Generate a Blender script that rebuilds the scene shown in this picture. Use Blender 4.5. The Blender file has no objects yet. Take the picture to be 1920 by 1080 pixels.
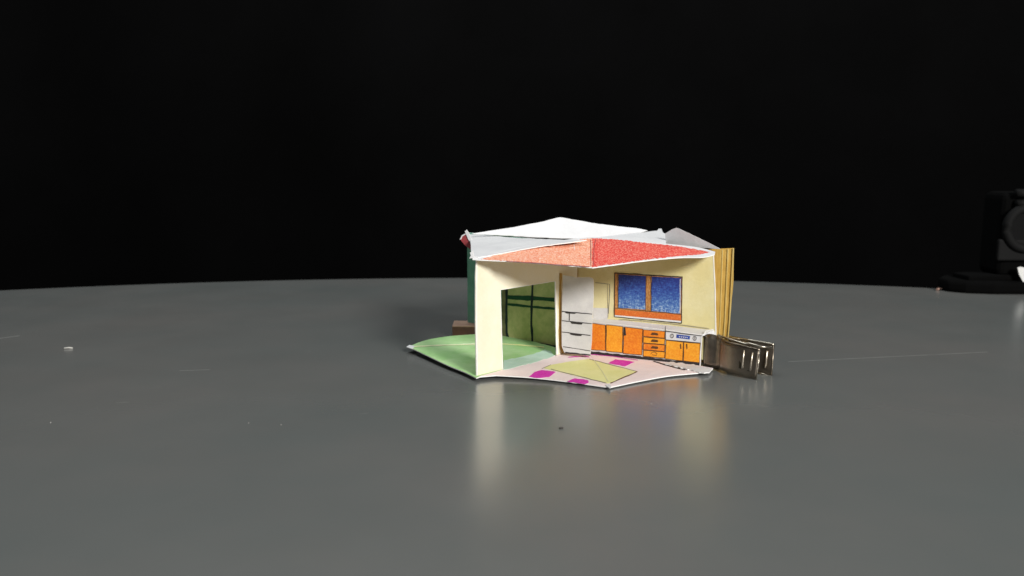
import bpy, bmesh, math, random
from mathutils import Vector
random.seed(7)
S = bpy.context.scene
col = S.collection
CM = 0.01

# ------------------------------------------------------------------ camera
F = 1600.0                       # focal length in photo pixels (1920 wide)
PITCH = math.atan(240 / F)
HC = 9.73                        # camera height above the table, cm
cd = bpy.data.cameras.new("camera"); cam = bpy.data.objects.new("camera", cd); col.objects.link(cam)
cam.location = (0, 0, HC * CM); cam.rotation_euler = (math.pi / 2 - PITCH, 0, 0)
cd.sensor_width = 36; cd.lens = 36 * F / 1920; cd.clip_start = 0.01; cd.clip_end = 50
cd.dof.use_dof = True; cd.dof.focus_distance = 0.395; cd.dof.aperture_fstop = 15
S.camera = cam

# ------------------------------------------------------------------ world and lamps
w = bpy.data.worlds.new("World"); S.world = w; w.use_nodes = True
w.node_tree.nodes["Background"].inputs[0].default_value = (0.9, 0.95, 1, 1)
w.node_tree.nodes["Background"].inputs[1].default_value = 0.10
S.view_settings.view_transform = 'Standard'; S.view_settings.look = 'None'
S.view_settings.exposure = 0; S.view_settings.gamma = 1

def area(name, loc, target, size, power, color):
    l = bpy.data.lights.new(name, 'AREA'); l.shape = 'DISK'; l.size = size; l.energy = power; l.color = color
    o = bpy.data.objects.new(name, l); col.objects.link(o); o.location = loc
    o.rotation_euler = (Vector(target) - Vector(loc)).to_track_quat('-Z', 'Y').to_euler()
    return o
area('key_lamp', (1.15, -1.62, 1.10), (0.03, 0.41, 0.03), 0.62, 90, (1.0, 0.975, 0.94))
area('overhead_lamp', (-0.15, 0.80, 1.40), (0.0, 0.62, 0), 0.9, 12, (0.93, 0.98, 1.0))

# ------------------------------------------------------------------ pixel rays
cp, sp = math.cos(PITCH), math.sin(PITCH)
CAM = Vector((0, 0, HC))
def ray(px, py):
    a, b = (px - 960) / F, (540 - py) / F
    return Vector((a, cp + b * sp, -sp + b * cp))
def atY(px, py, Y):
    r = ray(px, py); return CAM + r * (Y / r.y)
def atZ(px, py, z):
    r = ray(px, py); return CAM + r * ((z - HC) / r.z)
class Plane:
    def __init__(s, p, n):
        s.p, s.n = p, n.normalized()
        if s.n.dot(CAM - p) < 0: s.n = -s.n
    def __call__(s, px, py, lift=0.0):
        r = ray(px, py); p = s.p + s.n * lift
        return CAM + r * ((p - CAM).dot(s.n) / r.dot(s.n))
def plane3(a, b, c): return Plane(a, (b - a).cross(c - a))
def vplane(a, b, lean=0.0):
    d = (b - a); d.z = 0
    n = Vector((-d.y, d.x, 0)).normalized(); pl = Plane(a, n)
    if lean: pl.n = (pl.n + Vector((0, 0, lean))).normalized()
    return pl

# ------------------------------------------------------------------ materials
def mat(name, base, rough=0.85, metallic=0.0):
    m = bpy.data.materials.new(name); m.use_nodes = True
    b = m.node_tree.nodes["Principled BSDF"]
    b.inputs["Base Color"].default_value = (*base, 1); b.inputs["Roughness"].default_value = rough
    b.inputs["Metallic"].default_value = metallic
    return m
def N(m, t, **kw):
    n = m.node_tree.nodes.new(t)
    for k, v in kw.items(): setattr(n, k, v)
    return n
def coords(m, scale=(1, 1, 1), rot=(0, 0, 0)):
    t = N(m, 'ShaderNodeTexCoord'); mp = N(m, 'ShaderNodeMapping')
    mp.inputs['Scale'].default_value = scale; mp.inputs['Rotation'].default_value = rot
    m.node_tree.links.new(t.outputs['Object'], mp.inputs[0]); return mp.outputs[0]
def noise(m, vec, cm, detail=3, rough=0.6):
    n = N(m, 'ShaderNodeTexNoise'); n.inputs['Scale'].default_value = 1 / (cm * CM)
    n.inputs['Detail'].default_value = detail; n.inputs['Roughness'].default_value = rough
    m.node_tree.links.new(vec, n.inputs['Vector']); return n.outputs['Fac']
def ramp(m, fac, stops):
    r = N(m, 'ShaderNodeValToRGB'); e = r.color_ramp.elements
    while len(e) < len(stops): e.new(0.5)
    for q, (p, c) in zip(e, stops): q.position = p; q.color = (*c, 1)
    m.node_tree.links.new(fac, r.inputs[0]); return r.outputs[0]
def mixc(m, a, b, fac, mode='MIX'):
    x = N(m, 'ShaderNodeMix', data_type='RGBA', blend_type=mode); L = m.node_tree.links.new
    for s, v in ((x.inputs[6], a), (x.inputs[7], b), (x.inputs[0], fac)):
        if isinstance(v, (tuple, list)): s.default_value = (*v, 1)
        elif isinstance(v, float): s.default_value = v
        else: L(v, s)
    return x.outputs[2]
def bump(m, fac, strength=0.3, dist=0.01):
    b = N(m, 'ShaderNodeBump'); b.inputs['Strength'].default_value = strength; b.inputs['Distance'].default_value = dist * CM
    m.node_tree.links.new(fac, b.inputs['Height'])
    m.node_tree.links.new(b.outputs[0], m.node_tree.nodes["Principled BSDF"].inputs['Normal'])
def setcol(m, out): m.node_tree.links.new(out, m.node_tree.nodes["Principled BSDF"].inputs['Base Color'])

def paper(name, c, c2=None, sc=1.6, rough=0.8):
    """watercolour or plain paper: faint fibre, soft uneven wash"""
    m = mat(name, c, rough); v = coords(m)
    c2 = c2 or tuple(x * 0.93 for x in c)
    wash = ramp(m, noise(m, v, sc, 4, .65), [(0.38, c2), (0.62, c)])
    fib = ramp(m, noise(m, v, 0.05, 2), [(0.3, (.94,) * 3), (0.7, (1.0,) * 3)])
    setcol(m, mixc(m, wash, fib, 1.0, 'MULTIPLY'))
    bump(m, noise(m, v, 0.9, 4, .5), 0.5, 0.07)
    return m
def pencil(name, dark, mid, light, grain=0.075, stretch=(1, 1, 1), rot=(0, 0, 0), lo=.36, hi=.68, patch=0.9, amt=.7):
    """coloured pencil over paper tooth: light flecks show through"""
    m = mat(name, mid, 0.7); v = coords(m, stretch, rot); v0 = coords(m)
    fl = ramp(m, noise(m, v, grain, 3, .7), [(lo, dark), ((lo + hi) / 2, mid), (hi, light)])
    big = ramp(m, noise(m, v0, patch, 3, .6), [(0.35, dark), (0.65, mid)])
    setcol(m, mixc(m, big, fl, float(amt)))
    return m

WHITE = paper('white_paper', (.71, .71, .715), (.65, .65, .66))
EDGE = mat('cut_paper_edge', (.82, .81, .79), .9)
CREAM = paper('cream_wash', (.755, .725, .58), (.735, .695, .52))
YELLOW = paper('yellow_wash', (.71, .65, .38), (.67, .59, .29), 2.2)
GOLD = pencil('ochre_pencil', (.40, .23, .035), (.56, .35, .07), (.66, .46, .14), .12, (1, 1, .15), lo=.3, hi=.75)
OCHL = paper('light_ochre', (.64, .48, .17), (.58, .41, .12), .8)
UNDER = paper('ochre_bounce_tint', (.78, .50, .11), (.74, .44, .08))  # ochre put on the unseen roof underside to warm the shade below
LIMEL = paper('pale_lime', (.78, .80, .50))
PINK = paper('pink_wash', (.90, .79, .79), (.87, .75, .76))
LIME = paper('lime_wash', (.84, .84, .42), (.78, .79, .34))
GREEN = paper('green_wash', (.44, .66, .32), (.32, .58, .22))
TEALP = paper('pale_teal_wash', (.54, .73, .62), (.46, .67, .54), .7)
TEAL = paper('teal_wash', (.20, .44, .33), (.14, .34, .27), 1.0)
OLIVE = paper('olive_wash', (.66, .62, .29), (.50, .52, .21), .5)
DGREEN = paper('dark_green_ink', (.008, .09, .035), (.006, .06, .025), .5)
NAVY = paper('navy_ink', (.008, .02, .03), (.01, .03, .03), .5)
JAMB = paper('brown_wash', (.28, .25, .13), (.18, .16, .08), .5)
RED = pencil('red_pencil', (.58, .018, .015), (.74, .05, .03), (.84, .36, .26), .07, (1, .45, 1), (0, 0, -.4), .38, .60, patch=1.3, amt=.75)
CORAL = pencil('coral_pencil', (.66, .08, .03), (.82, .34, .18), (.86, .74, .60), .07, (1, 1, 1), lo=.36, hi=.62, patch=1.4, amt=.8)
CRIM = paper('crimson_wash', (.33, .045, .05), (.24, .03, .035), .5)
MAG = pencil('magenta_pencil', (.60, .015, .40), (.72, .04, .50), (.78, .30, .62), .07, (1, .3, 1), (0, 0, .5), .35, .8)
ORANGE = pencil('orange_pencil', (.64, .11, .004), (.84, .27, .010), (.90, .42, .06), .09, (1, 1, 1), lo=.3, hi=.75, patch=.8, amt=.55)
AMBER = pencil('amber_pencil', (.76, .21, .006), (.86, .37, .015), (.92, .52, .08), .09, (1, 1, 1), lo=.3, hi=.75, patch=.7, amt=.6)
SILL = pencil('burnt_orange_pencil', (.50, .09, .01), (.62, .14, .015), (.75, .30, .08), .07, lo=.3, hi=.72)
WOOD = pencil('brown_orange_pencil', (.22, .08, .02), (.45, .20, .05), (.60, .38, .18), .06, (1, 1, .5), lo=.3, hi=.7)
INK = mat('black_ink', (.022, .018, .018), .6)
BROWNINK = mat('brown_ink', (.10, .04, .01), .6)
GREYINK = mat('grey_ink', (.22, .20, .17), .7)
OLINE = mat('ochre_line', (.42, .27, .06), .8)
GREYP = paper('grey_white_paper', (.62, .61, .60), (.56, .55, .55), .8)
DISP = pencil('blue_ink', (.01, .03, .25), (.02, .07, .36), (.25, .35, .60), .05, lo=.35, hi=.8)
PORCH1 = paper('brown_card', (.36, .23, .16), (.30, .18, .13), .8)
PORCH2 = paper('dark_brown_card', (.10, .05, .025), (.07, .035, .02), .6)

def pane_material():
    m = mat('blue_pencil', (.05, .1, .4), .6); L = m.node_tree.links.new
    v = coords(m, (1.0, 1.0, .22), (0, .2, 0)); v2 = coords(m, (.4, .4, 1.2)); v0 = coords(m)
    t = N(m, 'ShaderNodeTexCoord'); s = N(m, 'ShaderNodeSeparateXYZ'); L(t.outputs['Object'], s.inputs[0])
    mr = N(m, 'ShaderNodeMapRange'); mr.inputs[1].default_value = 4.1 * CM; mr.inputs[2].default_value = 2.55 * CM
    mr.inputs[3].default_value = -.16; mr.inputs[4].default_value = .15; L(s.outputs[2], mr.inputs[0])
    a = N(m, 'ShaderNodeMath', operation='MULTIPLY_ADD'); L(noise(m, v, .045, 3, .8), a.inputs[0]); a.inputs[1].default_value = .55; L(mr.outputs[0], a.inputs[2])
    b = N(m, 'ShaderNodeMath', operation='MULTIPLY_ADD'); L(noise(m, v2, .06, 2), b.inputs[0]); b.inputs[1].default_value = .5; L(a.outputs[0], b.inputs[2])
    c = ramp(m, b.outputs[0], [(.38, (.010, .022, .18)), (.54, (.025, .075, .32)), (.67, (.08, .19, .44)), (.82, (.45, .55, .68))])
    setcol(m, c); return m
PANE = pane_material()

def clip_metal():
    m = mat('nickel_plate', (.25, .215, .175), .3, 1.0); v = coords(m)
    setcol(m, ramp(m, noise(m, v, .8, 4), [(.35, (.22, .185, .145)), (.65, (.32, .275, .22))]))
    r = ramp(m, noise(m, v, .15, 4), [(.3, (.33,) * 3), (.7, (.42,) * 3)])
    m.node_tree.links.new(r, m.node_tree.nodes["Principled BSDF"].inputs['Roughness'])
    return m
METAL = clip_metal()
BRIGHT = mat('polished_nickel', (.50, .45, .37), .3, 1.0)

# ------------------------------------------------------------------ mesh helpers
class MB:
    def __init__(s): s.bm = bmesh.new(); s.mats = []
    def mi(s, m):
        if m not in s.mats: s.mats.append(m)
        return s.mats.index(m)
    def slab(s, pts, n, th, m, edge=None, back=None):
        """polygon pts (cm) with front face towards n, thickness th backwards"""
        fr = [s.bm.verts.new(p * CM) for p in pts]; bk = [s.bm.verts.new((p - n * th) * CM) for p in pts]
        i = s.mi(m); ie = s.mi(edge or m); ib = s.mi(back or m)
        f = s.bm.faces.new(fr); f.normal_update()
        flip = f.normal.dot(n) < 0
        f.material_index = i
        g = s.bm.faces.new(bk[::-1]); g.material_index = ib
        sides = []
        for k in range(len(pts)):
            q = s.bm.faces.new((fr[k], bk[k], bk[(k + 1) % len(pts)], fr[(k + 1) % len(pts)])); q.material_index = ie; sides.append(q)
        if flip: bmesh.ops.reverse_faces(s.bm, faces=[f, g] + sides)
        return s
    def px(s, pix, pl, m, lift=0.0, th=None, edge=None, back=None, jit=0.0, seg=8, closed=True):
        if jit: pix = wob(pix, jit, seg)
        pts = [pl(x, y, lift) for x, y in pix]
        return s.slab(pts, pl.n, th if th is not None else max(lift * .6, .004), m, edge, back)
    def line(s, pix, pl, m, wpx=1.6, lift=0.016, jit=.35):
        """pen stroke: ribbon along a pixel polyline"""
        pix = wobline(pix, jit, 9)
        n = len(pix); up, dn = [], []
        for k, (x, y) in enumerate(pix):
            a = pix[max(k - 1, 0)]; b = pix[min(k + 1, n - 1)]
            dx, dy = b[0] - a[0], b[1] - a[1]; l = math.hypot(dx, dy) or 1
            ww = wpx / 2 * random.uniform(.75, 1.2)
            up.append((x - dy / l * ww, y + dx / l * ww)); dn.append((x + dy / l * ww, y - dx / l * ww))
        for k in range(n - 1):
            s.slab([pl(*q, lift) for q in (up[k], up[k + 1], dn[k + 1], dn[k])], pl.n, .004, m)
        return s
    def tube(s, pts, r, m, n=8, closed=False):
        rings = []; P = [Vector(p) for p in pts]; c = len(P)
        for k, p in enumerate(P):
            a = P[(k - 1) % c] if closed or k else P[0]; b = P[(k + 1) % c] if closed or k < c - 1 else P[-1]
            t = (b - a).normalized(); u = t.cross(Vector((0, 0, 1)))
            if u.length < .1: u = t.cross(Vector((0, 1, 0)))
            u.normalize(); v = t.cross(u)
            rings.append([s.bm.verts.new((p + (u * math.cos(2 * math.pi * j / n) + v * math.sin(2 * math.pi * j / n)) * r) * CM) for j in range(n)])
        i = s.mi(m)
        for k in range(c if closed else c - 1):
            A, B = rings[k], rings[(k + 1) % c]
            for j in range(n):
                f = s.bm.faces.new((A[j], A[(j + 1) % n], B[(j + 1) % n], B[j])); f.material_index = i; f.smooth = True
        if not closed:
            for R, rev in ((rings[0], 1), (rings[-1], 0)):
                f = s.bm.faces.new(R[::-1] if rev else R); f.material_index = i
        return s
    def build(s, name, parent=None, smooth=False, bevel=0):
        me = bpy.data.meshes.new(name); bmesh.ops.recalc_face_normals(s.bm, faces=s.bm.faces) if bevel else None
        s.bm.to_mesh(me); s.bm.free()
        for m in s.mats: me.materials.append(m)
        o = bpy.data.objects.new(name, me); col.objects.link(o); o.parent = parent
        if smooth:
            for p in me.polygons: p.use_smooth = True
        if bevel:
            b = o.modifiers.new('bevel', 'BEVEL'); b.width = bevel * CM; b.segments = 3; b.limit_method = 'ANGLE'
        return o
def wob(pix, amp, seg):
    out = []
    for k in range(len(pix)):
        (x0, y0), (x1, y1) = pix[k], pix[(k + 1) % len(pix)]
        d = math.hypot(x1 - x0, y1 - y0); n = max(1, int(d / seg))
        for j in range(n):
            t = j / n; e = 0 if j == 0 else 1
            out.append((x0 + (x1 - x0) * t + random.uniform(-amp, amp) * e, y0 + (y1 - y0) * t + random.uniform(-amp, amp) * e))
    return out
def wobline(pix, amp, seg):
    o = wob(pix, amp, seg)
    d = math.hypot(pix[-1][0] - pix[0][0], pix[-1][1] - pix[0][1])
    # drop the closing run, keep to the last given point
    last = pix[-1]; idx = max(i for i, p in enumerate(o) if p == last) if last in o else len(o) - 1
    return o[:idx + 1]
def smooth_pix(pix, per=5):
    """Catmull-Rom through an open pixel polyline"""
    P = [pix[0]] + list(pix) + [pix[-1]]; out = []
    for k in range(1, len(P) - 2):
        for j in range(per):
            t = j / per
            out.append(tuple(.5 * (2 * P[k][i] + (P[k + 1][i] - P[k - 1][i]) * t + (2 * P[k - 1][i] - 5 * P[k][i] + 4 * P[k + 1][i] - P[k + 2][i]) * t * t
                       + (3 * P[k][i] - P[k - 1][i] - 3 * P[k + 1][i] + P[k + 2][i]) * t ** 3) for i in (0, 1)))
    out.append(pix[-1]); return out
def empty(name, loc, label=None, cat=None, group=None):
    o = bpy.data.objects.new(name, None); col.objects.link(o); o.location = loc; o.empty_display_size = .01
    if label: o['label'] = label
    if cat: o['category'] = cat
    if group: o['group'] = group
    return o

# ------------------------------------------------------------------ setting
TC = (-1.5, -32.0); TR = 103.0
def table_material():
    m = mat('grey_laminate', (.105, .107, .103), .2); L = m.node_tree.links.new
    b = m.node_tree.nodes["Principled BSDF"]; b.inputs['IOR'].default_value = 2.05
    v = coords(m); n1 = noise(m, v, 14, 4, .55); n2 = noise(m, v, .12, 2)
    c = ramp(m, n1, [(.33, (.116, .126, .122)), (.67, (.140, .138, .131))])
    # scratches and dried drops at their own places on the table (cm)
    t = N(m, 'ShaderNodeTexCoord'); out = None
    def seg(p0, p1, wd, amt):
        nonlocal out
        a = atZ(*p0, 0) * CM; bq = atZ(*p1, 0) * CM; d = bq - a
        s1 = N(m, 'ShaderNodeVectorMath', operation='SUBTRACT'); L(t.outputs['Object'], s1.inputs[0]); s1.inputs[1].default_value = a
        dt = N(m, 'ShaderNodeVectorMath', operation='DOT_PRODUCT'); L(s1.outputs[0], dt.inputs[0]); dt.inputs[1].default_value = d / d.length_squared
        cl = N(m, 'ShaderNodeClamp'); L(dt.outputs['Value'], cl.inputs[0])
        sc = N(m, 'ShaderNodeVectorMath', operation='SCALE'); sc.inputs[0].default_value = d; L(cl.outputs[0], sc.inputs['Scale'])
        ds = N(m, 'ShaderNodeVectorMath', operation='DISTANCE'); L(s1.outputs[0], ds.inputs[0]); L(sc.outputs[0], ds.inputs[1])
        mr = N(m, 'ShaderNodeMapRange', interpolation_type='SMOOTHSTEP'); L(ds.outputs['Value'], mr.inputs[0])
        mr.inputs[1].default_value = wd * CM * .3; mr.inputs[2].default_value = wd * CM; mr.inputs[3].default_value = amt; mr.inputs[4].default_value = 0
        if out is None: out = mr.outputs[0]
        else:
            ad = N(m, 'ShaderNodeMath', operation='MAXIMUM'); L(out, ad.inputs[0]); L(mr.outputs[0], ad.inputs[1]); out = ad.outputs[0]
    seg((338, 695), (392, 693), .045, .30)
    seg((2, 634), (32, 630), .22, .16)
    seg((220, 755), (240, 754), .07, .08)
    seg((1480, 678), (1850, 660), .10, .15)
    seg((676, 776), (688, 775), .06, .10)
    br = N(m, 'ShaderNodeMath', operation='MULTIPLY'); L(out, br.inputs[0])
    L(ramp(m, noise(m, v, .5, 4), [(.3, (.35,) * 3), (.6, (1,) * 3)]), br.inputs[1])
    L(mixc(m, c, (.6, .6, .57), br.outputs[0]), b.inputs['Base Color'])
    rr = ramp(m, noise(m, v, 5, 5, .6), [(.35, (.22,) * 3), (.65, (.265,) * 3)]); L(rr, b.inputs['Roughness'])
    bump(m, n2, .05, .004)
    return m
bm = bmesh.new(); prof = [(0, 0), (TR - .5, 0), (TR - .22, -.06), (TR - .06, -.22), (TR, -.5), (TR, -2.2), (TR - .3, -2.5), (0, -2.5)]
NS = 256; rings = []
for r, z in prof:
    if r == 0: rings.append([bm.verts.new((TC[0] * CM, TC[1] * CM, z * CM))]); continue
    rings.append([bm.verts.new(((TC[0] + r * math.cos(2 * math.pi * k / NS)) * CM, (TC[1] + r * math.sin(2 * math.pi * k / NS)) * CM, z * CM)) for k in range(NS)])
for a, b in zip(rings, rings[1:]):
    for k in range(NS):
        q = [a[0], b[k], b[(k + 1) % NS]] if len(a) == 1 else [a[k], b[k], b[0], a[(k + 1) % NS]] if len(b) == 1 and False else ([a[k], b[0], a[(k + 1) % NS]] if len(b) == 1 else [a[k], b[k], b[(k + 1) % NS], a[(k + 1) % NS]])
        f = bm.faces.new(q); f.smooth = 0 < rings.index(a) < 6
bmesh.ops.recalc_face_normals(bm, faces=bm.faces)
me = bpy.data.meshes.new('table'); bm.to_mesh(me); bm.free(); me.materials.append(table_material())
table = bpy.data.objects.new('table', me); col.objects.link(table); table['kind'] = 'structure'

def cloth():
    m = mat('black_cloth', (.006, .006, .006), 1.0); v = coords(m)
    m.node_tree.nodes["Principled BSDF"].inputs['Specular IOR Level'].default_value = 0.0
    setcol(m, ramp(m, noise(m, v, 40, 4), [(.3, (.0035,) * 3), (.7, (.0052, .0052, .0054))])); return m
bm = bmesh.new(); vs = []
for i in range(121):
    x = -4 + 8 * i / 120
    y = 1.75 + .025 * math.sin(x * 5.1) + .012 * math.sin(x * 13 + 1)
    vs.append([bm.verts.new((x, y, z)) for z in (-.75, 2.6)])
for a, b in zip(vs, vs[1:]):
    f = bm.faces.new((a[0], b[0], b[1], a[1])); f.smooth = True
me = bpy.data.meshes.new('backdrop'); bm.to_mesh(me); bm.free(); me.materials.append(cloth())
bd = bpy.data.objects.new('backdrop', me); col.objects.link(bd); bd['kind'] = 'structure'
so = bd.modifiers.new('thickness', 'SOLIDIFY'); so.thickness = .004

# ------------------------------------------------------------------ the paper house
ZB = .22
L0 = atZ(893, 704, ZB); C0 = atZ(1083, 656, .12); R0 = atY(1343, 632, 40.2); R0.z = .15
OL = Vector((-2.5, 47.4, .2))
PL = vplane(L0, C0)                 # kitchen wall with the doorway
PR = vplane(C0, R0)                 # kitchen wall with the window
PW = vplane(C0 + Vector((0, .15, 0)), OL)   # far wall of the green room
house = empty('paper_house', (C0.x * CM, C0.y * CM, 0),
    'small folded paper house with red roof, open cream kitchen and green side room', 'paper house')
def hb(b, name, parent=None, label=None):
    """link a part: vertices are in world cm, so undo the empty's offset"""
    o = b.build(name, parent or house)
    if parent is None: o.matrix_parent_inverse = house_inv
    if label: o['label'] = label
    return o
from mathutils import Matrix
house_inv = Matrix.Translation(-house.location)
TH = .045

# kitchen wall with doorway
ctop = 5.62
def proj(p):
    d = p - CAM; x = d.x; yc = d.y * cp - d.z * sp; zc = d.y * sp + d.z * cp
    return (960 + F * x / yc, 540 - F * zc / yc)
Ct = proj(Vector((C0.x, C0.y, ctop))); Cb = proj(C0)
b = MB()
lw = wob([(893, 705), (943, 692.5)], .3, 12)[:5] + wob([(943, 692.5), (938, 543), (1041, 526.5), (1043.5, 665)], .35, 14)[:-10]
lw = [(893.5, 705)] + wobline([(943, 692.5), (938.5, 543), (1041, 527), (1043.5, 666)], .35, 13) + [Cb, Ct] + wobline([(1000, Ct[1] + 14), (893, 486)], .2, 20) + wobline([(891.5, 520), (892, 620)], .3, 20)
b.px(lw, PL, CREAM, 0, TH, EDGE, YELLOW)
b.line([(894, 488), (893.6, 600), (894.6, 704)], PL, EDGE, 1.6, .012, .2); b.line([(938.6, 544), (941, 640), (943, 692)], PL, EDGE, 1.2, .012, .1); b.line([(939, 543.3), (1041, 527)], PL, EDGE, 1.2, .012, .1); b.line([(1041.8, 528), (1044.5, 664)], PL, EDGE, 2.2, .012, .2)
wl = hb(b, 'wall', None, 'cream wall with a doorway cut out')
# window wall
b = MB(); Rt = (1338.5, 474); Rb = proj(R0)
b.px([Cb, Rb] + wobline([(1343.5, 625), (1341.5, 540), (1339.5, 492), Rt], .3, 14) + [Ct], PR, YELLOW, 0, TH, EDGE, GOLD)
b.line([(1337.5, 478), (1340.6, 540), (1342, 628)], PR, EDGE, 1.8, .012, .2)
wr = hb(b, 'wall', None, 'yellow kitchen wall with the blue window')
b = MB(); b.line([(1083, 480), (1083, 520)], PR, OLINE, 2.6, .09, .1)
hb(b, 'crease', wr).matrix_parent_inverse = Matrix.Identity(4)
b = MB(); b.line([(1116, 530), (1143, 533), (1143.5, 545), (1141, 588)], PR, GREYINK, 1.1, .02, .3); b.line([(1139, 533), (1140, 596)], PR, GREYINK, .6, .02, .2)
b.px([(1112, 577), (1140, 578), (1139, 598), (1112, 597)], PR, GREYP, .012)
hb(b, 'wall_panel', wr)
# window
b = MB()
b.px([(1152, 512), (1279, 519.5), (1277.5, 603), (1152, 592)], PR, WOOD, .012, jit=.3)
b.px([(1153, 580), (1277, 590), (1277, 601), (1153, 591)], PR, SILL, .016, jit=.3)
b.px([(1152, 590.5), (1277.5, 602), (1277.5, 605), (1152, 593.5)], PR, WHITE, .016)
b.line([(1152, 511.8), (1280, 519.5)], PR, INK, 2.0, .024); b.line([(1152.2, 512), (1152, 594)], PR, INK, 1.3, .024)
b.line([(1279.2, 519.5), (1277.8, 606)], PR, INK, 1.5, .024); b.line([(1152, 594), (1278, 606.3)], PR, INK, 1.4, .024)
b.line([(1153, 577.5), (1278, 589.5)], PR, BROWNINK, 1.2, .024)
b.line([(1158.8, 514), (1159, 577)], PR, INK, 1.1, .024); b.line([(1211.5, 516), (1210.5, 582)], PR, BROWNINK, .9, .024); b.line([(1220.7, 517), (1221, 584)], PR, INK, 1.3, .024)
win = hb(b, 'window', None, 'blue window drawn in coloured pencil with an orange frame')
b = MB(); b.px([(1160, 514.5), (1211, 517.5), (1210, 580.5), (1159.5, 577)], PR, PANE, .018, jit=.4); hb(b, 'window_pane', win)
b = MB(); b.px([(1222, 518.5), (1277.5, 521), (1275.5, 588), (1221.5, 583)], PR, PANE, .018, jit=.4); b.line([(1275.5, 523), (1274.8, 587)], PR, WHITE, 1.0, .022); hb(b, 'window_pane', win)

# floor of the kitchen, two facets folded on the crease
FF = atZ(1143, 725, .10); FL = atZ(893, 706, .20); FB = atZ(1100, 660, .10); FR = atZ(1330, 697, .12)
f1 = plane3(FL, FB, FF); f2 = plane3(FB, FR, FF)
b = MB()
b.px([(893.5, 706.5)] + smooth_pix([(930, 703.5), (990, 707), (1060, 714.5), (1143, 726)]) + [(1124, 696), (1104, 660), (1083, 657)] + smooth_pix([(1040, 667), (990, 681), (943, 693)]), f1, PINK, 0, TH, EDGE, WHITE)
b.px([(1143.3, 726)] + smooth_pix([(1190, 716), (1250, 705), (1305, 699.5), (1330, 698)]) + [(1337, 690), (1290, 682), (1200, 668), (1104, 659), (1124.2, 696)], f2, PINK, 0, TH, EDGE, WHITE)
# crumpled white tip
b.slab([f1(1135, 722, .03), f1(1144, 728.5, .03), f2(1146, 723.5, .05), f2(1141, 719.5, .04)], f1.n, .03, WHITE)
b.line([(1066, 669.5), (1096, 667), (1105, 669)], f1, MAG, 1.2, .026, .3)
b.line([(1105, 664), (1150, 668), (1196, 675)], f2, MAG, .8, .02, .3)
fl = hb(b, 'floor', None, 'pale pink kitchen floor')
b = MB()
b.px([(1020, 690), (1033, 684), (1072, 677), (1104.7, 672.6), (1142.5, 718.5), (1136, 718.5)], f1, LIME, .012, jit=.2)
b.px([(1104.3, 672.6), (1194, 696.5), (1142.3, 718)], f2, LIME, .012, jit=.2)
b.line([(1016, 691), (1033, 683.5)], f1, GREYINK, .8, .02); b.line([(1033, 692), (1137, 718)], f1, GREYINK, 1.0, .02); b.line([(1105, 673), (1195, 696.5)], f2, GREYINK, 1.0, .02)
b.line([(1195, 696.5), (1145, 718)], f2, BROWNINK, 1.6, .02); b.line([(1114, 675), (1128, 694), (1141, 716)], f2, LIMEL, 1.6, .02, .2)
hb(b, 'rug', None, 'lime diamond mat outlined in pencil')
for q, pl in (([(992, 706), (1003, 697), (1016, 693.5), (1042, 697), (1030, 706.5), (1012, 708.5)], f1),
              ([(1064, 715), (1078, 709), (1103, 713), (1104, 717), (1097, 720)], f1),
              ([(1141, 681), (1154, 673.5), (1190, 678.5), (1172, 686.5)], f2)):
    b = MB(); b.px(q, pl, MAG, .012, jit=.6, seg=5); hb(b, 'cushion')

# refrigerator: rounded white panel standing across the corner
PF = vplane(atZ(1054, 661, .3), atZ(1108, 665, .3))
b = MB()
out = [(1058, 661), (1107, 665.5), (1109.5, 640), (1110.5, 600), (1112.8, 560), (1113, 535)] + smooth_pix([(1113, 529), (1111, 522), (1105, 519.5)], 4) + wobline([(1098, 519.7), (1078, 520), (1075, 519), (1068, 518), (1055.5, 516)], .3, 6) + [(1054.5, 550), (1053, 610), (1053.5, 650)]
b.px(out, PF, GREYP, .0, .035, EDGE)
b.line([(1053.5, 584), (1110, 589)], PF, INK, 1.5, .014); b.line([(1067.5, 585), (1067.5, 601)], PF, INK, 1.4, .014, .1)
b.line([(1053.5, 601), (1109.5, 607)], PF, INK, 1.4, .014); b.line([(1053.5, 622.5), (1107, 629)], PF, INK, 1.5, .014)
b.line([(1056, 650), (1107, 658)], PF, INK, 1.1, .014); b.line([(1060, 661), (1107, 666)], PF, INK, 2.6, .014, .6)
fr = hb(b, 'refrigerator', None, 'pale grey refrigerator with black drawer lines')
for q in ([(1059, 585), (1083, 586.5), (1077, 588.5), (1062, 587.5)], [(1069, 603), (1093, 605), (1091, 608.5), (1072, 607)], [(1068, 624), (1091, 627), (1090, 630), (1080, 629.5), (1070, 627.5)]):
    b = MB(); b.px(q, PF, INK, .02, jit=.3, seg=5); hb(b, 'handle', fr)
b = MB(); b.line([(1051.5, 512), (1050, 560), (1050, 620), (1050.5, 648), (1056, 662)], PL, OLINE, 4.5, .02, .2); hb(b, 'folded_edge', fr)

# kitchen counter, a folded box standing out from the wall
K0 = atZ(1107, 663, .12); K1 = atZ(1314, 686, .10)
PK = vplane(K0, K1)
b = MB()
b.px([(1107, 603), (1180, 611), (1250, 619), (1317, 629), (1314.5, 660), (1313.5, 687), (1107, 664)], PK, GREYP, 0, .035, EDGE, WHITE)
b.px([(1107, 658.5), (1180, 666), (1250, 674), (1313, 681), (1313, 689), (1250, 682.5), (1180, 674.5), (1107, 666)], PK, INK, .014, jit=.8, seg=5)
b.line([(1316, 630), (1313.6, 660), (1312.8, 687)], PK, EDGE, 2.2, .03, .2)
cab = hb(b, 'kitchen_counter', None, 'orange cupboards under a white worktop')
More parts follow.
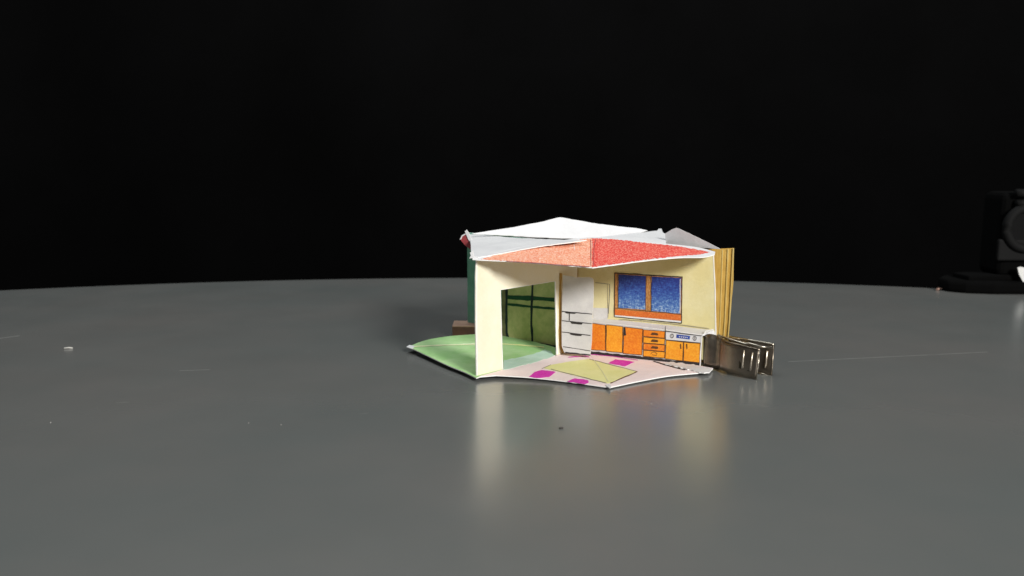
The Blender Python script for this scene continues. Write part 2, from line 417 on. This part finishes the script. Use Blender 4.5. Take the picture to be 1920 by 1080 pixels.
# worktop
def wt(px, py): return PK(px, py)
tf = [PK(1107, 602.5), PK(1180, 610), PK(1250, 618), PK(1317, 627.5)]
tb = [PR(1107, 596, .02), PR(1160, 600, .02), PR(1250, 609.5, .02), PR(1338, 619, .02)]
b = MB()
for k in range(3):
    q = [tf[k], tf[k + 1], tb[k + 1], tb[k]]; n = (q[1] - q[0]).cross(q[3] - q[0]).normalized()
    if n.z < 0: n = -n
    b.slab(q, n, .035, WHITE, EDGE)
# turned-down end flap
b.slab([tf[3], tb[3], tb[3] + Vector((.12, -.02, -.33)), tb[3] + Vector((.0, -.02, -.20)), tf[3] + Vector((.02, 0, -.06))], Vector((-.2, -1, .1)).normalized(), .03, WHITE, EDGE)
b.line([(1160, 600), (1172, 599), (1250, 606), (1330, 616)], PR, GREYINK, .9, .05, .5)
b.line([(1316, 630), (1325, 621), (1337, 617.5), (1342, 629)], PR, EDGE, 2.2, .95, .2)
hb(b, 'worktop', cab)
def kdoor(q, m):
    b = MB(); b.px(q, PK, m, .012, jit=.3)
    for a, c in zip(q, q[1:] + q[:1]): b.line([a, c], PK, BROWNINK, 1.0, .02, .3)
    return b
hb(kdoor([(1108, 606), (1135, 609.5), (1135.5, 657.5), (1108, 655.5)], ORANGE), 'cupboard_door', cab)
hb(kdoor([(1137, 609), (1168, 612.5), (1167, 661.5), (1136.5, 658.5)], AMBER), 'cupboard_door', cab)
hb(kdoor([(1170, 613), (1205.5, 617), (1203.5, 665.5), (1168.5, 662.5)], ORANGE), 'cupboard_door', cab)
dr = [(618.5, 630.5), (632, 642.5), (644, 655.5), (657, 668)]
for k, (a, c) in enumerate(dr):
    b = kdoor([(1206.5, a - .3), (1247, a + 3), (1246, c + 3.5), (1206, c)], AMBER if k % 2 else ORANGE)
    y = (a + c) / 2
    if k < 3: b.px([(1220, y + 2.5), (1223, y - 1), (1232, y), (1234.5, y + 2), (1233, y + 4.5), (1221, y + 3.6)], PK, BROWNINK, .022, jit=.3, seg=4)
    else: b.line([(1220, y + 2), (1222, y - 1.5), (1227, y - 2.5), (1232, y + .5), (1231, y + 4), (1222, y + 3)], PK, BROWNINK, .9, .022, .1)
    hb(b, 'drawer', cab)
for q in ([(1249, 638), (1281.5, 641.5), (1280, 676.5), (1247, 672.5)], [(1282.5, 641.5), (1313, 644), (1312, 680), (1281.5, 676.5)]):
    b = kdoor(q, AMBER); x = 1276 if q[0][0] < 1260 else 1287.5
    b.line([(x, 645), (x + .5, 654)], PK, BROWNINK, 2.2, .022, .2); hb(b, 'oven_door', cab)
for q in ([(1136.5, 610), (1136.8, 624)], [(1171, 614), (1172, 629)]):
    b = MB(); b.line([q[0], q[1]], PK, INK if q[0][0] > 1150 else BROWNINK, 3.6 if q[0][0] > 1150 else 2.2, .024, .2); hb(b, 'door_handle', cab)
b = MB()
b.px([(1248.5, 623), (1316, 631), (1314, 642.5), (1248.5, 636.5)], PK, WHITE, .012)
b.line([(1248, 621), (1316.5, 630)], PK, INK, 1.2, .02); b.line([(1248, 637), (1314, 643)], PK, INK, 1.1, .02); b.line([(1247.5, 612), (1247.5, 637)], PK, INK, 1.1, .02, .1)
hb(b, 'oven_panel', cab)
b = MB(); b.px([(1268.5, 627), (1294, 630), (1293, 636.5), (1268, 633.5)], PK, DISP, .018, jit=.2); hb(b, 'display', cab)
b = MB()
for k in range(5): b.line([(1273 + k * 3.6, 630.3 + k * .4), (1274.6 + k * 3.6, 632.2 + k * .4)], PK, EDGE, 1.1, .028, .3)
hb(b, 'display_marks', cab)
for cx, cy in ((1259.8, 630), (1302.5, 634.5)):
    b = MB(); pts = [(cx + 3.2 * math.cos(t * math.pi / 6), cy + 3.8 * math.sin(t * math.pi / 6)) for t in range(13)]
    b.line(pts, PK, INK, 1.0, .022, .1); b.line([(cx, cy - 3), (cx + .6, cy + 3)], PK, GREYINK, 1.2, .022, .1); hb(b, 'knob', cab)
# torn white paper along the foot of the counter
b = MB()
b.px([(1243, 681), (1262, 678), (1268, 681), (1280, 680), (1290, 684), (1300, 682.5), (1313, 687), (1326, 689), (1336, 692), (1330, 698), (1320, 699), (1305, 696)], f2, WHITE, .05, .045, EDGE, jit=.7, seg=4)
b.line([(1225, 677), (1262, 688), (1285, 693)], f2, INK, 1.5, .02, .3)
hb(b, 'torn_edge', cab)

# roofs
def facet(pix, pl, m, inner=None, im=None, back=WHITE, j=.35, **k):
    b = k.get('b') or MB(); b.px(pix, pl, m, 0, TH * .8, EDGE, k.get('bk', back), jit=j, seg=7)
    if inner: b.px(inner, pl, im, .012, jit=.8, seg=2)
    return b
RL = atY(887, 484, L0.y - .1); RB = atY(1110, 446, C0.y + .2); RR = atY(1342, 471, 40.1); RF = atY(1110, 500, 36.6)
r1 = plane3(RL, RB, RF); r2 = plane3(RB, RR, RF)
top1 = smooth_pix([(888, 481), (915, 477.5), (960, 466), (1030, 453.5), (1083, 447), (1110, 444.5)])
bot1 = smooth_pix([(1110, 501.5), (1040, 496), (960, 490), (905, 487.5), (886, 486)])
b = facet(top1 + bot1, r1, WHITE, smooth_pix([(902, 486), (922, 480), (948, 472.5), (1000, 462), (1070, 451.5), (1110, 446.5)], 4) + smooth_pix([(1110, 500), (1040, 495), (960, 489.5), (915, 487)], 4), CORAL, bk=UNDER)
top2 = smooth_pix([(1110.3, 444.5), (1150, 447), (1210, 453), (1270, 459), (1310, 464), (1341, 472)])
bot2 = smooth_pix([(1340, 477), (1318, 482), (1270, 483), (1200, 490), (1110.3, 502)])
facet(top2 + bot2, r2, WHITE, smooth_pix([(1110.1, 446.5), (1150, 448.5), (1210, 455), (1270, 461.5), (1332, 472.5)], 4) + smooth_pix([(1310, 477), (1270, 480), (1200, 488), (1110.1, 500.5)], 4), RED, b=b, bk=UNDER)
b.line([(1107.5, 449), (1108, 498)], r1, CRIM, 1.2, .02, .2); b.line([(1117, 449), (1114, 462), (1113, 498)], r2, CRIM, 1.0, .02, .2)
b.line([(1076, 450), (1077, 468)], r1, WHITE, .9, .02, .2)
b.line([(950, 489.5), (1105, 500)], r1, CRIM, 1.1, .018, .5)
hb(b, 'roof', None, 'red pencilled roof over the kitchen')
# left room roof, plain paper
QL = atY(880, 437, 48.0); QC = atY(1092, 449, C0.y + .1); 
r3 = plane3(RL, atY(1092, 449, 41.3), QL)
b = facet([(884, 481), (889, 484), (920, 478.5), (1010, 462), (1100, 450), (1060, 449.8), (985, 446.8), (930, 442.8), (900, 439), (879, 437), (882, 452)], r3, WHITE)
hb(b, 'roof', None, 'plain white paper roof of the side room')
T3 = Plane(atY(880, 437, 44.6), Vector((-.5, -.8, .35)))
b = MB(); b.px([(862, 448), (867, 441), (874, 437.5), (883, 455), (887, 471), (880, 466), (871, 459)], T3, CRIM, 0, .03, EDGE, WHITE, jit=.3, seg=5)
b.px([(871.5, 434), (875, 430.5), (879, 436), (883, 446), (887, 456), (888.5, 470), (885.5, 472), (884, 460), (878, 449), (874.5, 441)], T3, WHITE, .05, .03, EDGE, WHITE, jit=.2, seg=5)
b.px([(862, 449), (866, 441), (873, 437.5), (873, 439.5), (867, 443), (864, 449)], T3, WHITE, .02, .02)
hb(b, 'roof_flap', None, 'folded roof corner with a crimson outside'); b = MB()
b.px([(881, 474), (887, 470), (888, 479), (896, 483), (893, 487), (884, 484), (880, 484.5), (883, 479)], Plane(RL, Vector((-.3, -1, .3))), WHITE, .03, .04, EDGE, WHITE, jit=.3, seg=4)
hb(b, 'crumpled_corner', None, 'torn white paper corner at the wall top')
# back roof
BP = atY(1050, 408, 46.4); BL = atY(886, 440, 45.4); BR = atY(1214, 431, 45.8)
r4 = plane3(BL, BP, BR)
b = facet([(885, 438), (960, 426.5), (1020, 415)] + smooth_pix([(1038, 410), (1050, 407.5), (1064, 409.5)], 3) + [(1110, 418), (1160, 424.5), (1195, 428), (1214, 432), (1180, 440), (1090, 447.2), (1040, 446.3), (985, 443.6), (930, 440.2)], r4, WHITE)
hb(b, 'roof', None, 'bright white paper roof peaking at the back')
# right room roof, crumpled up by the clip
A1 = atY(1105, 447, C0.y + .25); A2 = atY(1240, 431, 47.0); A3 = atY(1250, 458, 41.6)
r5 = plane3(A1, A2, A3)
b = facet([(1100, 447), (1150, 441.5), (1196, 436), (1232, 432.5), (1235, 429), (1240, 428.5), (1243, 436), (1247, 438), (1249, 458), (1180, 451)], r5, WHITE)
A4 = atY(1268, 427, 48.5); A5 = atY(1347, 465, 40.3)
r6 = plane3(atY(1268, 427, 42.6), atY(1347, 465, 40.3), atY(1250, 458, 42.8))
facet([(1247, 438), (1260, 430), (1268, 427), (1272, 428), (1310, 446), (1347, 464.5), (1350, 467), (1300, 463.5), (1248.5, 458)], r6, WHITE, b=b)
hb(b, 'roof', None, 'crumpled white paper roof beside the ochre walls')

# ochre outer walls, three leaves folded together
for k, (xt, xb, Y, y0) in enumerate(((1356, 1346, 40.22, 468), (1366, 1354, 40.12, 466.5), (1376, 1361, 40.02, 465))):
    E = atY(xt, y0, Y + .3); G = atY(xb, 690, Y); 
    st = C0 + Vector((.25, .35 + .25 * k, 0)); pg = plane3(E, G, Vector((st.x, st.y, 3)))
    sb = proj(Vector((st.x, st.y, .3))); stt = proj(Vector((st.x, st.y, 5.2)))
    b = MB(); x0 = 1300
    b.px([stt, (1335, y0 + 2)] + wobline([(xt, y0), (xt - 1, y0 + 60), ((xt + xb) / 2, 600), (xb, 692)], .3, 18) + [sb], pg, GOLD, -.02 * k, .05, OCHL)
    b.px([(xt - 2, y0 + 1), (xt, y0), ((xt + xb) / 2 + .5, 600), (xb, 691), (xb - 2, 691), ((xt + xb) / 2 - 1.6, 600)], pg, OCHL, .02, .02)
    hb(b, 'wall', None, 'ochre outer wall leaf' )

# green side room
GT = atZ(768, 650, .3)
g0 = atZ(893, 708, .20); gb = atZ(889, 627, .25); gi = atZ(1041, 657, .12)
g1 = plane3(GT, g0, gi); g2 = plane3(GT, gb, gi)
b = MB()
b.px(smooth_pix([(766.5, 650), (800, 666), (838, 684), (870, 697), (893, 708.5)], 4) + [(943, 692.5), (1000, 678), (1043, 665), (1041, 654), (1000, 648.5), (950, 644), (888, 643.5), (830, 645.5)], g1, GREEN, 0, TH, EDGE, WHITE)
b.px([(960, 690), (1000, 680), (1039, 667), (1033, 658), (1022, 655), (1000, 664), (965, 672), (945, 675), (944, 693)], g1, TEALP, .014, jit=.8, seg=5)
b.line([(776, 649.5), (830, 647), (890, 645)], g1, LIMEL, 1.8, .02, .3); b.line([(940, 644.5), (980, 647), (1020, 651)], g1, LIME, 1.6, .02, .3)
b.px(smooth_pix([(767, 650), (785, 642), (808, 635.5), (845, 630), (892, 626.5)], 4) + [(950, 627), (1041, 651), (1041, 654.5), (1000, 649), (950, 644.3), (888, 643.8), (830, 645.8)], g2, GREEN, 0, TH, EDGE, WHITE)
b.slab([g1(762, 650, .03), g1(768, 646.5, .03), g1(778, 648.5, .03), g1(773, 654, .03)], g1.n, .03, WHITE)
hb(b, 'floor', None, 'green floor of the side room')
b = MB()
wt_ = proj(Vector((OL.x, OL.y, 5.75))); ct_ = proj(Vector((C0.x, C0.y + .15, 5.6))); ob_ = proj(OL); cb_ = proj(C0 + Vector((0, .15, 0)))
b.px([ob_, cb_, ct_, wt_], PW, TEAL, 0, TH, EDGE, WHITE)
hb(b, 'wall', None, 'teal far wall of the side room')
b = MB(); b.px([(941, 520), (950, 520), (950, 637), (941, 635)], PW, JAMB, .02); b.px([(948, 505), (1075, 505), (1075, 657), (952, 637)], PW, OLIVE, .012)
gd = hb(b, 'glass_door', None, 'olive glazed door with dark green bars')
b = MB()
b.line([(949.5, 520), (949.5, 600), (950, 625), (954, 637)], PW, NAVY, 4.2, .03, .4)
b.line([(998.5, 510), (997.5, 560), (996, 600), (998, 641)], PW, NAVY, 4.2, .03, .4)
b.line([(953, 637.5), (998, 643), (1060, 654)], PW, NAVY, 5.5, .032, .5)
b.line([(952, 557), (998, 559), (1060, 564)], PW, DGREEN, 8.5, .026, .5)
b.line([(952, 570.5), (998, 575.5), (1060, 581)], PW, DGREEN, 4.4, .026, .4)
hb(b, 'door_frame', gd)
# porch step behind the green floor
b = MB()
px0 = atY(848, 612, 46.3).x
def boxv(x0, x1, y0, y1, z0, z1, top, front):
    V = Vector
    b.slab([V((x0, y0, z1)), V((x1, y0, z1)), V((x1, y1, z1)), V((x0, y1, z1))], V((0, 0, 1)), .05, top)
    b.slab([V((x0, y0, z0)), V((x1, y0, z0)), V((x1, y0, z1 - .051)), V((x0, y0, z1 - .051))], V((0, -1, 0)), .05, front)
    b.slab([V((x0, y0 + .052, z0)), V((x0, y1, z0)), V((x0, y1, z1 - .051)), V((x0, y0 + .052, z1 - .051))], V((-1, 0, 0)), .05, front)
boxv(px0, -1.2, 46.3, 47.9, .0, .66, PORCH1, PORCH2)
hb(b, 'porch', None, 'brown card step')
# brown floor of the back room and its rear wall panels (partly seen under the clip)
b = MB()
V = Vector
b.slab([V((C0.x, C0.y + 1.2, .12)), V((C0.x + 5.5, 41.6, .12)), V((9.7, 39.2, .12)), V((10.1, 39.6, .12)), V((8.0, 46, .12)), V((3.0, 49.5, .12)), V((-1.0, 47.5, .12))], V((0, 0, 1)), .05, PORCH1)
hb(b, 'floor', None, 'brown floor at the back')

# ------------------------------------------------------------------ the metal clip
clip_root = empty('metal_clip', (9.9 * CM, 38.7 * CM, 0), 'shiny bronze-grey metal spring clip pinching the right end of the paper house', 'clip')
cinv = Matrix.Translation(-clip_root.location)
def cb(b, name, parent=None, **k):
    o = b.build(name, parent or clip_root, **k)
    if parent is None: o.matrix_parent_inverse = cinv
    return o
def plate(prof, m=METAL, th=.05, lift=0.0):
    """prof: list of (top point, bottom point); a bent sheet of thickness th"""
    b = MB(); i = b.mi(m); rows = []
    n = len(prof)
    for k, (t, u) in enumerate(prof):
        a = prof[max(k - 1, 0)][0]; c = prof[min(k + 1, n - 1)][0]
        nn = (c - a).cross(t - u).normalized()
        if nn.y > 0: nn = -nn
        row = []
        for j in range(7):
            q = j / 6; p = u.lerp(t, q)
            row.append((p, p - nn * th))
        rows.append(row)
    F_ = [[b.bm.verts.new(r[0] * CM) for r in row] for row in rows]; B_ = [[b.bm.verts.new(r[1] * CM) for r in row] for row in rows]
    for k in range(n - 1):
        for j in range(6):
            b.bm.faces.new((F_[k][j], F_[k + 1][j], F_[k + 1][j + 1], F_[k][j + 1])); b.bm.faces.new((B_[k][j + 1], B_[k + 1][j + 1], B_[k + 1][j], B_[k][j]))
        b.bm.faces.new((F_[k][6], F_[k + 1][6], B_[k + 1][6], B_[k][6])); b.bm.faces.new((B_[k][0], B_[k + 1][0], F_[k + 1][0], F_[k][0]))
    for k in (0, n - 1):
        for j in range(6): b.bm.faces.new((F_[k][j], F_[k][j + 1], B_[k][j + 1], B_[k][j]))
    bmesh.ops.recalc_face_normals(b.bm, faces=b.bm.faces)
    for f in b.bm.faces: f.smooth = len({v.index for v in f.verts}) > 0 and f.calc_area() > 2e-7
    return b
def pp(tp, bp, Y, Yb=None): return (atY(*tp, Y), atY(*bp, Yb if Yb is not None else Y))
# front arm: jaw (recessed), shoulder, handle
def dens(P, per=4):
    out = []; Q = [P[0]] + P + [P[-1]]
    cr = lambda a, b, c, d, t: .5 * (2 * b + (c - a) * t + (2 * a - 5 * b + 4 * c - d) * t * t + (3 * b - a - 3 * c + d) * t ** 3)
    for k in range(1, len(Q) - 2):
        for j in range(per):
            t = j / per; out.append(tuple(cr(Q[k - 1][i], Q[k][i], Q[k + 1][i], Q[k + 2][i], t) for i in (0, 1)))
    out.append(P[-1]); return out
jaw = dens([pp((1319, 629), (1318, 686), 39.55, 39.4), pp((1330, 626), (1328, 690), 39.35, 39.15), pp((1345, 629), (1342, 691.5), 39.2, 38.95), pp((1351, 632), (1350, 691), 38.95, 38.75)])
o = cb(plate(jaw), 'jaw', smooth=False)
fr_ = dens([pp((1351, 632), (1348, 692), 38.80, 38.65), pp((1360, 639), (1356, 695), 38.45, 38.35), pp((1372, 643), (1367, 699), 38.15, 38.0), pp((1395, 649), (1390, 705), 37.75, 37.55), pp((1425, 656), (1418, 712), 37.35, 37.12)])
ha = cb(plate(fr_), 'handle')
# back arm
bk_ = dens([pp((1322, 624), (1320, 680), 40.9), pp((1352, 629), (1350, 688), 40.6), pp((1374, 632), (1372, 695), 40.0), pp((1400, 637), (1397, 700), 38.9, 38.7), pp((1430, 642), (1425, 704), 38.5, 38.25), pp((1451, 646), (1446, 706), 38.25, 37.95)])
hbk = cb(plate(bk_), 'handle')
# ridges
def ridge(points, parent, r=.045, m=METAL):
    b = MB(); b.tube(points, r, m, 10); return cb(b, 'ridge', parent, smooth=True)
PHf = plane3(fr_[-9][0], fr_[-1][0], fr_[-1][1]); PHb = plane3(bk_[-5][0], bk_[-1][0], bk_[-1][1])
for (x0, y0, x1, y1) in ((1395, 656.5, 1391.5, 690), (1410.8, 661, 1406.5, 694.5)):
    b = MB(); b.tube([PHf(x0, y0, .0), PHf(x0, y0 + .5, .03), PHf((x0 + x1) / 2, (y0 + y1) / 2, .035), PHf(x1, y1 - .5, .03), PHf(x1, y1, .0)], 0.038, BRIGHT, 10)
    o = b.build('ridge', ha); 
    for p in o.data.polygons: p.use_smooth = True
    b = MB(); b.px([(x0 - 8, y0 + 2), (x0 - 3.5, y0 + 3), (x1 - 2.5, y1 + 2), (x1 - 6.5, y1)], PHf, mat('dark_groove', (.10, .085, .06), .4, 1.0), .006, .004); b.build('groove', ha)
b = MB(); b.tube([PHb(1438.5, 658, 0), PHb(1438, 660, .03), PHb(1434.5, 686, .03), PHb(1434, 689, 0)], .05, BRIGHT, 10); b.build('ridge', hbk)
# rims and curled ends
b = MB(); b.tube([t for t, u in fr_[4:]], .035, METAL, 8); b.tube([fr_[-1][0], fr_[-1][1]], .026, BRIGHT, 8); b.build('rim', ha)
b = MB(); b.tube([t for t, u in bk_], .05, BRIGHT, 8); b.tube([bk_[-1][0], bk_[-1][1]], .04, METAL, 8); b.tube([PHb(1421, 699, .02), PHb(1432, 702, .06), PHb(1441, 706, .08), PHb(1447, 704.5, .02)], .05, BRIGHT, 8); b.build('rim', hbk)
# spring
b = MB()
b.tube([atY(*q) for q in ((1346, 628, 39.5), (1360, 633, 39.2), (1380, 640, 38.7), (1396, 645, 38.5), (1405, 644, 38.4), (1425, 650, 38.0), (1447, 651, 38.1))], .055, BRIGHT, 8)
b.tube([atY(*q) for q in ((1368, 631, 39.9), (1384, 636, 39.4), (1397, 641, 39.2), (1415, 641.5, 39.0), (1440, 648, 38.7))], .05, BRIGHT, 8)
b.slab([atY(1374, 636, 39.6), atY(1396, 636, 39.7), atY(1402, 641, 39.0), atY(1386, 642, 38.9)], Vector((0, -.3, 1)).normalized(), .05, METAL)
cb(b, 'spring', smooth=True)

# ------------------------------------------------------------------ dark camera at the far right edge of the table
BLK = mat('black_plastic', (.0004, .0004, .0004), .9); BLK2 = mat('dark_grey_plastic', (.007, .007, .007), .7); GLASS = mat('lens_glass', (.0004, .0004, .0005), .5)
for q in (BLK, BLK2, GLASS): q.node_tree.nodes['Principled BSDF'].inputs['Specular IOR Level'].default_value = .08
WL = mat('white_tag', (.6, .6, .58), .6)
dev = empty('camera', (.38, .63, 0), 'blurred black camera with a round lens ring at the far right edge of the table', 'camera')
dinv = Matrix.Translation(-dev.location)
def db(b, name, **k):
    o = b.build(name, dev, **k); o.matrix_parent_inverse = dinv; return o
def box(b, x0, x1, y0, y1, z0, z1, m):
    V = Vector; b.slab([V((x0, y0, z0)), V((x1, y0, z0)), V((x1, y0, z1)), V((x0, y0, z1))], V((0, -1, 0)), -(y0 - y1), m); return b
b = MB(); pts = [V((32.4, 62.9, 0)), V((33.4, 62.1, 0)), V((35.2, 61.6, 0)), V((44, 61.4, 0)), V((44, 66.5, 0)), V((33.6, 66.0, 0)), V((32.4, 64.4, 0))]
b.slab([p + V((0, 0, .9)) for p in pts], V((0, 0, 1)), .9, BLK); db(b, 'base', bevel=.3)
b = MB(); b.slab([V((33.8, 62.6, 1.25)), V((44, 62.3, 1.6)), V((44, 66, 1.6)), V((33.8, 65, 1.2))], V((0, 0, 1)), .5, BLK); db(b, 'tray', bevel=.15)
b = MB(); box(b, 35.9, 43.5, 62.6, 65.5, 1.2, 7.4, BLK); db(b, 'body', bevel=.5)
b = MB(); box(b, 35.6, 43, 62.2, 62.58, 2.4, 4.0, BLK2); db(b, 'grip', bevel=.15)
rc = atY(1926, 428, 62.2)
b = MB(); b.tube([rc + V((1.5 * math.cos(t * math.pi / 24), 0, 1.5 * math.sin(t * math.pi / 24))) for t in range(48)], .34, BLK2, 12, closed=True); db(b, 'lens_ring', smooth=True)
b = MB(); b.slab([rc + V((1.3 * math.cos(t * math.pi / 16), .1, 1.3 * math.sin(t * math.pi / 16))) for t in range(32)], V((0, -1, 0)), .3, GLASS); db(b, 'lens')
for q, r in (((1905, 362), .3), ((1906, 381), .28)):
    p = atY(*q, 62.3); b = MB(); b.tube([p, p + V((.5, 0, 0)), p + V((.9, 0, .02))], r, BLK2, 12); db(b, 'button', smooth=True)
p = [atY(*q, 61.9) for q in ((1908, 502), (1914, 500), (1925, 503), (1925, 532), (1918, 528), (1911, 515))]
b = MB(); b.slab(p, V((0, -1, 0)), .1, WL); db(b, 'tag')

# ------------------------------------------------------------------ crumbs on the table
DUST = mat('pale_crumb', (.42, .41, .38), .9); DARK = mat('dark_crumb', (.05, .045, .04), .9); TAN = mat('tan_crumb', (.28, .17, .13), .9)
def crumb(name, p0, p1, r, m, label):
    a, c = atZ(*p0, r), atZ(*p1, r); b = MB(); mid = (a + c) / 2 + Vector((0, r, r * .3))
    b.tube([a, mid, c], r, m, 6); o = b.build(name)
    if label: o['label'] = label; o['category'] = 'crumb'
    return o
crumb('paper_crumb', (120, 653), (136, 652.5), .045, DUST, 'bright white sliver of paper lying on the left part of the table')
crumb('dark_crumb', (1049, 803), (1056, 802.5), .035, DARK, 'tiny dark crumb on the table in front of the paper house')
crumb('tan_crumb', (1757, 543), (1766, 542), .09, TAN, 'blurred tan crumb at the table rim beside the black camera')
b = MB()
for k in range(9):
    x, y = random.uniform(20, 1900), random.uniform(560, 1075)
    if k < 8: x, y = [(602, 594), (580, 658), (466, 793), (527, 796), (691, 685), (95, 792), (1160, 733), (1221, 757)][k]
    a = atZ(x, y, .012); s = random.uniform(.010, .019)
    b.slab([a + Vector((s * random.uniform(.6, 1.3) * math.cos(t), s * random.uniform(.6, 1.3) * math.sin(t), s * .5)) for t in (0, 1.3, 2.5, 3.9, 5.1)], Vector((0, 0, 1)), s * .5 + .012, DUST if k % 4 else DARK)
o = b.build('dust'); o['kind'] = 'stuff'
